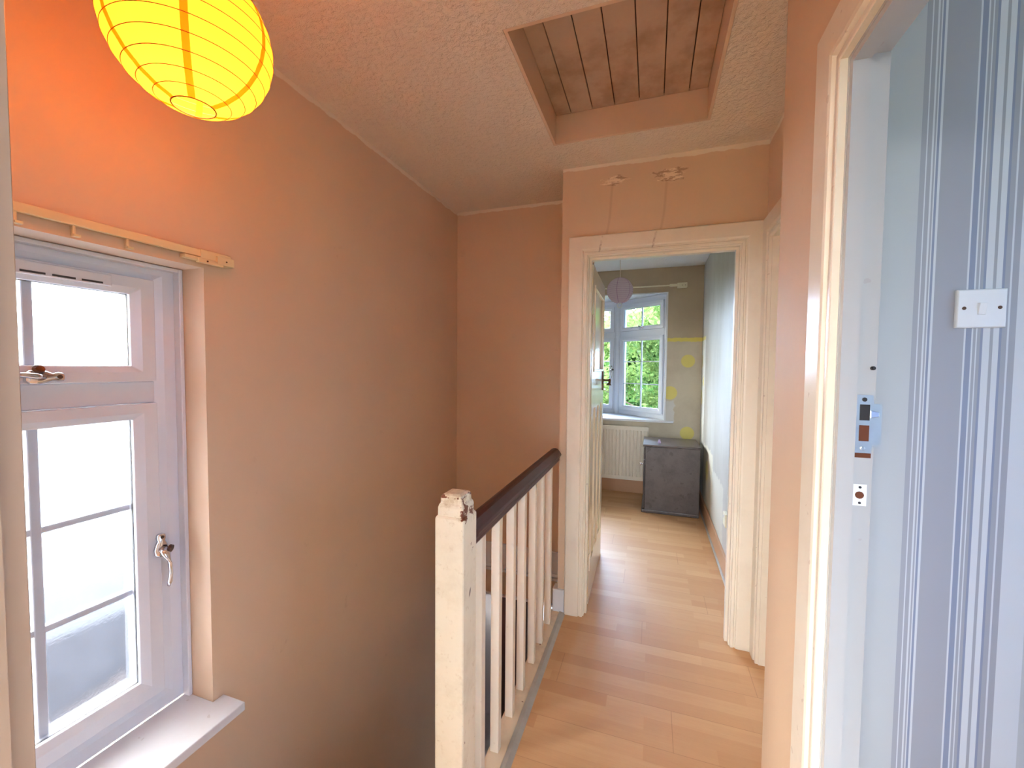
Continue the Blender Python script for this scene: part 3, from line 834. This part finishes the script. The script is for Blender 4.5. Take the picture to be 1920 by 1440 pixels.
# ------------------------------------------------------------------ lanterns
def lantern(name, c, r, mp, mw, ms, top_z, nr, lit, nstrip=6, gap=.030, holer=.26):
    t = empty(name, (c[0], c[1], top_z)); off = -Vector(t.location); c = Vector(c)
    a0 = math.asin(holer)                              # polar angle of the openings
    bm = BM(); seg = 72; rows = []
    K = nr * 4
    for i in range(K + 1):
        th = a0 + (math.pi - 2 * a0) * i / K
        ph = (i % 4) / 4.0
        rr = r * (1 - .006 * math.sin(math.pi * ph))   # paper sags in slightly between the wires
        rows.append([bm.verts.new(c + Vector((rr * math.sin(th) * math.cos(u), rr * math.sin(th) * math.sin(u), rr * math.cos(th)))) for u in [2 * math.pi * k / seg for k in range(seg)]])
    for a, b in zip(rows, rows[1:]):
        for k in range(seg): bm.faces.new((a[k], a[(k + 1) % seg], b[(k + 1) % seg], b[k]))
    sh = link('lamp_shade', bm, mp, t, smooth=True); sh.location = off
    bm = BM()
    for i in range(nr + 1):
        th = a0 + (math.pi - 2 * a0) * i / nr
        wr = r * (.010 if i in (0, nr) else .0055)
        torus_path(bm, c + Vector((0, 0, r * math.cos(th))), r * math.sin(th) * 1.0, wr, seg=72, ms=5)
    o = link('wire_hoops', bm, mw, t); o.location = off
    # paper seams: narrow doubled strips running pole to pole
    bm = BM(); sw = .022
    for s in range(nstrip):
        u0 = 2 * math.pi * (s + .35) / nstrip
        prev = None; seam_r = .993 if lit else 1.003
        for i in range(33):
            th = a0 + (math.pi - 2 * a0) * i / 32
            wd = sw * r / .15 * (.42 if lit else .16)
            p = []
            for sgn in (-1, 1):
                u = u0 + sgn * wd / (2 * r * max(.25, math.sin(th)))* 1.4
                p.append(bm.verts.new(c + seam_r * r * Vector((math.sin(th) * math.cos(u), math.sin(th) * math.sin(u), math.cos(th)))))
            if prev: bm.faces.new((prev[0], prev[1], p[1], p[0]))
            prev = p
    o = link('paper_seams', bm, ms, t); o.location = off
    # flex, lampholder, ceiling rose
    bm = BM(); tube(bm, [(c.x, c.y, top_z), (c.x, c.y, c.z + r * .55)], .003, 8); o = link('flex', bm, m_flex, t); o.location = off
    bm = BM(); tube(bm, [(c.x, c.y, c.z + r * .60), (c.x, c.y, c.z + r * .55), (c.x, c.y, c.z + r * .28), (c.x, c.y, c.z + r * .26)], [.008, .017, .017, .012], 14); o = link('lamp_holder', bm, m_flex, t); o.location = off
    bm = BM(); tube(bm, [(c.x, c.y, top_z), (c.x, c.y, top_z - .012), (c.x, c.y, top_z - .02)], [.035, .033, .012], 20); o = link('ceiling_rose', bm, m_flex, t); o.location = off
    return t, off
lc = (-.945, .642, 2.076)
L1, off = lantern('paper_lantern', lc, .150, m_paper_y, m_wire_y, m_seam_y, CZ, 13, True)
tag(L1, 'large lit yellow paper globe lantern above the stair window', 'lantern')
bm = BM(); bmesh.ops.create_uvsphere(bm, u_segments=20, v_segments=12, radius=.026, matrix=Matrix.Translation(Vector(lc) + Vector((0, 0, .005))))
o = link('bulb', bm, m_bulb, L1, smooth=True); o.location = off
pd = bpy.data.lights.new('lantern_bulb_light', 'POINT'); pd.energy = 2.9; pd.color = (1, .80, .6); pd.shadow_soft_size = .03
po = bpy.data.objects.new('lantern_bulb_light', pd); COL.objects.link(po); po.location = Vector(lc) + Vector((0, 0, -.035))
fc = (-.297, 4.0, 2.10)
L2, off = lantern('paper_lantern', fc, .119, m_paper_p, m_wire_p, m_seam_p, CZ, 16, False)
tag(L2, 'small unlit pale pink paper globe lantern hanging in the bedroom', 'lantern')
bm = BM(); torus_path(bm, (fc[0], fc[1], fc[2] - .137), .022, .0025, axis='y', seg=24)
o = link('wire_loop', bm, m_track_far, L2); o.location = off

# ------------------------------------------------------------------ curtain track on the stair wall
t = empty('curtain_track', (XL, .6, 1.73)); off = -Vector(t.location)
bm = BM(); box(bm, -1.302, -1.290, -.0 + .14, .955, 1.703, 1.724); o = link('rail', bm, m_track, t, .002); o.location = off
bm = BM(); box(bm, XL, -1.288, .885, .980, 1.698, 1.726); box(bm, XL, -1.280, .930, .984, 1.690, 1.716); o = link('end_bracket', bm, m_track, t, .002); o.location = off
bm = BM(); box(bm, XL + .002, -1.286, .838, .900, 1.690, 1.700); box(bm, -1.295, -1.282, .875, .950, 1.684, 1.697); o = link('pulley_arm', bm, m_track, t, .0015); o.location = off
for q in ((-1.281, .900, 1.691), (-1.2795, .958, 1.702)):
    bm = BM(); tube(bm, [(q[0] - .002, q[1], q[2]), (q[0] + .001, q[1], q[2])], .0025, 10, up=(0, 1, 0)); o = link('screw', bm, m_bronze, t); o.location = off
g0 = None
for y in (.505, .600, .705):
    if g0 is None:
        bm = BM(); box(bm, -.004, .004, -.003, .003, -.022, 0); box(bm, -.004, .010, -.003, .010, -.026, -.020); g0 = g = link('glider_hook', bm, m_track, t, .001)
    else:
        g = g0.copy(); COL.objects.link(g); g.parent = t
    g.location = Vector((-1.296, y, 1.703)) + off
tag(t, 'yellowed plastic curtain track above the stair window', 'curtain track')

# curtain track over the bay
t = empty('curtain_track', (-.6, 4.72, 2.25)); off = -Vector(t.location)
bm = BM(); box(bm, -1.70, .25, 4.672, 4.684, 2.243, 2.257); o = link('rail', bm, m_track_far, t, .002); o.location = off
bm = BM(); box(bm, .235, .332, 4.668, 4.72, 2.222, 2.272); o = link('end_bracket', bm, m_track_far, t, .003); o.location = off
bm = BM(); box(bm, .16, .245, 4.665, 4.70, 2.238, 2.262); o = link('pulley_arm', bm, m_track_far, t, .003); o.location = off
for x in (.285, .313):
    bm = BM(); tube(bm, [(x, 4.669, 2.245), (x, 4.6665, 2.245)], .004, 8)
    o = link('screw', bm, m_bronze, t); o.location = off
tag(t, 'ivory curtain track above the bedroom bay window', 'curtain track')

# ------------------------------------------------------------------ radiator
t = empty('radiator', (-.55, 4.66, .16)); off = -Vector(t.location)
bm = BM(); x0, x1 = -1.10, -.022; y0 = 4.635; n = 29; pitch = (x1 - x0) / n
pts = []
for i in range(n):
    a = x0 + i * pitch
    pts += [(a, y0 + .010), (a + pitch * .18, y0 + .010), (a + pitch * .32, y0), (a + pitch * .82, y0)]
pts.append((x1, y0 + .010))
loft(bm, [[(x, y, z) for x, y in pts] + [(x1, y0 + .03, z), (x0, y0 + .03, z)] for z in (.195, .70)])
box(bm, x0, x1, y0 + .001, y0 + .03, .155, .195); box(bm, x0, x1, y0 + .001, y0 + .03, .70, .742)
o = link('panel', bm, m_rad, t); o.location = off
boxo('end_cap', (x1, x1 + .004, y0 - .002, 4.69, .158, .74), m_rad, t).location = off
boxo('top_grille', (x0, x1, y0 + .03, 4.69, .728, .738), m_rad, t).location = off
boxo('bracket', (-.35, -.31, y0 + .03, 4.719, .2, .7), m_rad, t).location = off
tag(t, 'off white ribbed panel radiator under the bedroom window', 'radiator')

# ------------------------------------------------------------------ cabinet
t = empty('bedside_cabinet', (.2, 4.33, 0)); off = -Vector(t.location)
bm = BM(); box(bm, -.040, .440, 4.095, 4.560, .018, .635); o = link('body', bm, m_cab, t, .004); o.location = off
bm = BM(); loft(bm, [[(-.062, 4.083, z), (.443, 4.083, z), (.443, 4.565, z), (-.062, 4.565, z)] for z in (.6352, .655)]); o = link('top', bm, m_cab, t, .006, seg=3); o.location = off
bm = BM(); box(bm, -.066, .440, 4.090, 4.560, .0, .030); o = link('plinth', bm, m_cab, t, .006, seg=3); o.location = off
bm = BM(); box(bm, -.056, -.041, 4.103, 4.552, .035, .50); dr = link('door', bm, m_cab, t, .005); dr.location = off
bm = BM(); tube(bm, [(-.056, 4.16, .45), (-.066, 4.16, .45), (-.074, 4.16, .45), (-.084, 4.16, .45), (-.088, 4.16, .45)], [.012, .006, .009, .015, .010], 14)
link('knob', bm, m_chrome, dr, smooth=True)
bm = BM(); box(bm, -.054, -.041, 4.103, 4.552, .51, .625); o = link('drawer', bm, m_cab, t, .005); o.location = off
tag(t, 'scuffed dark grey bedside cabinet standing against the bedroom wall', 'cabinet')
# string hanging from the knob
bm = BM(); tube(bm, [(-.080, 4.16, .437), (-.078, 4.158, .41), (-.084, 4.158, .38), (-.074, 4.156, .35), (-.066, 4.156, .33), (-.072, 4.156, .30), (-.082, 4.155, .28)], .0015, 6)
tag(link('string', bm, m_flex), 'thin pale string dangling from the cabinet knob', 'string')
bm = BM(); loft(bm, [[(.085 + s * math.cos(a), 4.19 + s * .7 * math.sin(a), z) for a in [2 * math.pi * k / 10 for k in range(10)]] for z, s in ((.655, .012), (.668, .014), (.680, .008), (.690, .010), (.694, .004))])
tag(link('trinket', bm, simple('lilac_plastic', hexc(205, 185, 225), .3), smooth=True), 'tiny lilac trinket standing on the grey cabinet top', 'trinket')

# ------------------------------------------------------------------ switch and socket
t = empty('light_switch', (.6925, 1.218, 1.519))
bm = BM(); loft(bm, [[(sx * a, -y, sz * a) for sx, sz in ((-.043, -.043), (.043, -.043), (.043, .043), (-.043, .043))] for a, y in ((1, 0), (1, .006), (.95, .009))])
link('plate', bm, m_whiteplate, t, .001)
bm = BM(); loft(bm, [[(-.0075, -.0085, -.0145), (.0075, -.0085, -.0145), (.0075, -.0085, .0125), (-.0075, -.0085, .0125)], [(-.0065, -.0100, -.0135), (.0065, -.0100, -.0135), (.0065, -.0155, .0115), (-.0065, -.0155, .0115)]])
link('rocker', bm, m_whiteplate, t, .0005)
for x in (-.0305, .0305): screw(x, -.0085, .001, .0038, m_bronze, t)
tag(t, 'white single light switch on the striped wallpaper', 'light switch')
t = empty('wall_socket', (.495, 3.0, .385))
bm = BM(); loft(bm, [[(-y, sx * a, sz * a) for sx, sz in ((-.043, -.043), (.043, -.043), (.043, .043), (-.043, .043))] for a, y in ((1, 0), (1, .018), (.95, .021))])
link('plate', bm, m_track_far, t, .001)
bm = BM(); box(bm, -.0245, -.0205, -.008, .008, .012, .028); link('rocker', bm, m_whiteplate, t, .001)
tag(t, 'ivory wall socket low on the grey bedroom wall', 'socket')

# ------------------------------------------------------------------ outside
def ground_mat():
    m = Mat('lawn'); m.col(m.mix(m.noise(3, 4), hexc(60, 78, 40), hexc(84, 92, 60))); m.rough(.9); return m.m
bm = BM(); box(bm, -30, 30, -30, 40, -2.9, -2.75); o = structure(link('ground', bm, ground_mat()))
def leaf_mat(name, c, c2):
    m = Mat(name)
    oi = m.n('ShaderNodeObjectInfo')
    cc = m.mix(m.step(m.noise(7, 3), .35, .65), c, c2)
    df = m.n('ShaderNodeBsdfDiffuse', {0: cc}); tl = m.n('ShaderNodeBsdfTranslucent', {0: m.mix(.5, cc, (.14, .16, .05, 1), 'ADD')})
    mx = m.n('ShaderNodeMixShader', {0: .35, 1: df.outputs[0], 2: tl.outputs[0]})
    m.L.new(mx.outputs[0], m.out.inputs[0]); return m.m
ml = [leaf_mat('fresh_green_leaf', (.06, .13, .035), (.13, .19, .07)), leaf_mat('deep_green_leaf', (.035, .10, .03), (.05, .13, .035)), leaf_mat('yellow_green_leaf', (.10, .17, .03), (.14, .19, .05))]
m_bark = simple('tree_bark', (.05, .038, .028), .9)
def tree(name, x, y, zc, rx, rz, nl, size, mat, label):
    t = empty(name, (x, y, -2.75)); off = -Vector(t.location)
    bm = BM(); tube(bm, [(x, y, -2.75), (x + .05, y, -1.6), (x - .04, y + .03, zc - rz * .3), (x, y, zc + rz * .5)], [.16, .12, .08, .03], 10)
    for k in range(9):
        a = random.random() * 6.28; z = zc - rz * .4 + random.random() * rz
        e = Vector((x + math.cos(a) * rx * .8, y + math.sin(a) * rx * .8, z + .5))
        tube(bm, [(x, y, z - .3), ((x + e.x) / 2, (y + e.y) / 2, z + .15), e], [.035, .02, .008], 6)
    link('trunk', bm, m_bark, t).location = off
    bm = BM()
    cl = [Vector((random.uniform(-1, 1), random.uniform(-1, 1), random.uniform(-1, 1))) for _ in range(60)]
    cl = [c / max(1, c.length) for c in cl]
    for i in range(nl):
        c = random.choice(cl); c = Vector((c.x * rx, c.y * rx, c.z * rz)) * .86
        p = Vector((x, y, zc)) + c + Vector((random.gauss(0, .20), random.gauss(0, .20), random.gauss(0, .17)))
        d = Vector((random.gauss(0, 1), random.gauss(0, 1), random.gauss(-.4, .7))).normalized()
        n = Vector((random.gauss(0, .7), random.gauss(0, .7), 1)).normalized()
        sd = d.cross(n).normalized(); s = size * random.uniform(.6, 1.3)
        vs = [bm.verts.new(q) for q in (p, p + d * s * .5 + sd * s * .22, p + d * s - n * s * .1, p + d * s * .5 - sd * s * .22)]
        bm.faces.new(vs)
    me = link('foliage', bm, mat, t, smooth=True); me.location = off
    tag(t, label, 'tree')
tree('garden_tree', .3, 8.2, .85, 1.6, 2.7, 26000, .125, ml[0], 'bright green leafy tree seen through the bedroom window beside the wall')
tree('garden_tree', -4.3, 9.6, .6, 1.7, 2.5, 12000, .13, ml[2], 'yellow green tree left of the bright tree outside the bay')
tree('garden_tree', -.9, 13.2, 1.3, 2.6, 3.6, 22000, .28, ml[1], 'deep green tree standing behind the others in the garden')
tree('garden_tree', 4.7, 14.4, .9, 2.2, 3.0, 6000, .2, ml[1], 'deep green tree furthest right in the garden')

# outbuilding seen vaguely through the obscured stair window
t = empty('outbuilding', (-4.6, .8, -2.75)); off = -Vector(t.location)
boxo('wall', (-6.2, -3.3, -3.5, 5, -2.75, -1.1), m_greywall, t).location = off
bm = BM(); loft(bm, [[(-3.15, y, -1.14), (-4.75, y, -.60), (-6.35, y, -1.14), (-6.35, y, -1.20), (-4.75, y, -.68), (-3.15, y, -1.20)] for y in (-3.6, 5.1)])
rm = Mat('grey_roof_tiles'); rm.col(rm.mix(rm.step(rm.noise(6, 5, .7), .4, .7), hexc(42, 43, 46), hexc(32, 33, 35))); rm.rough(.9); rm.set(rm.b.inputs['Specular IOR Level'], .0)
link('roof', bm, rm.m, t).location = off
tag(t, 'grey roofed outbuilding blurred behind the obscured stair window', 'outbuilding')

t = empty('added_white_house', (-9.5, 0, -2.75)); off = -Vector(t.location)  # pale house added so the obscured stair glass goes bright white
m_render = simple('white_house_render', hexc(235, 234, 228), .8)
boxo('wall', (-12, -8, -6, 8, -2.75, .7), m_render, t).location = off
bm = BM(); loft(bm, [[(-7.7, y, .70), (-10, y, 1.5), (-12.3, y, .70)] for y in (-6.2, 8.2)])
link('roof', bm, m_render, t).location = off
tag(t, 'low white house added to whiten the view through the stair window', 'house')
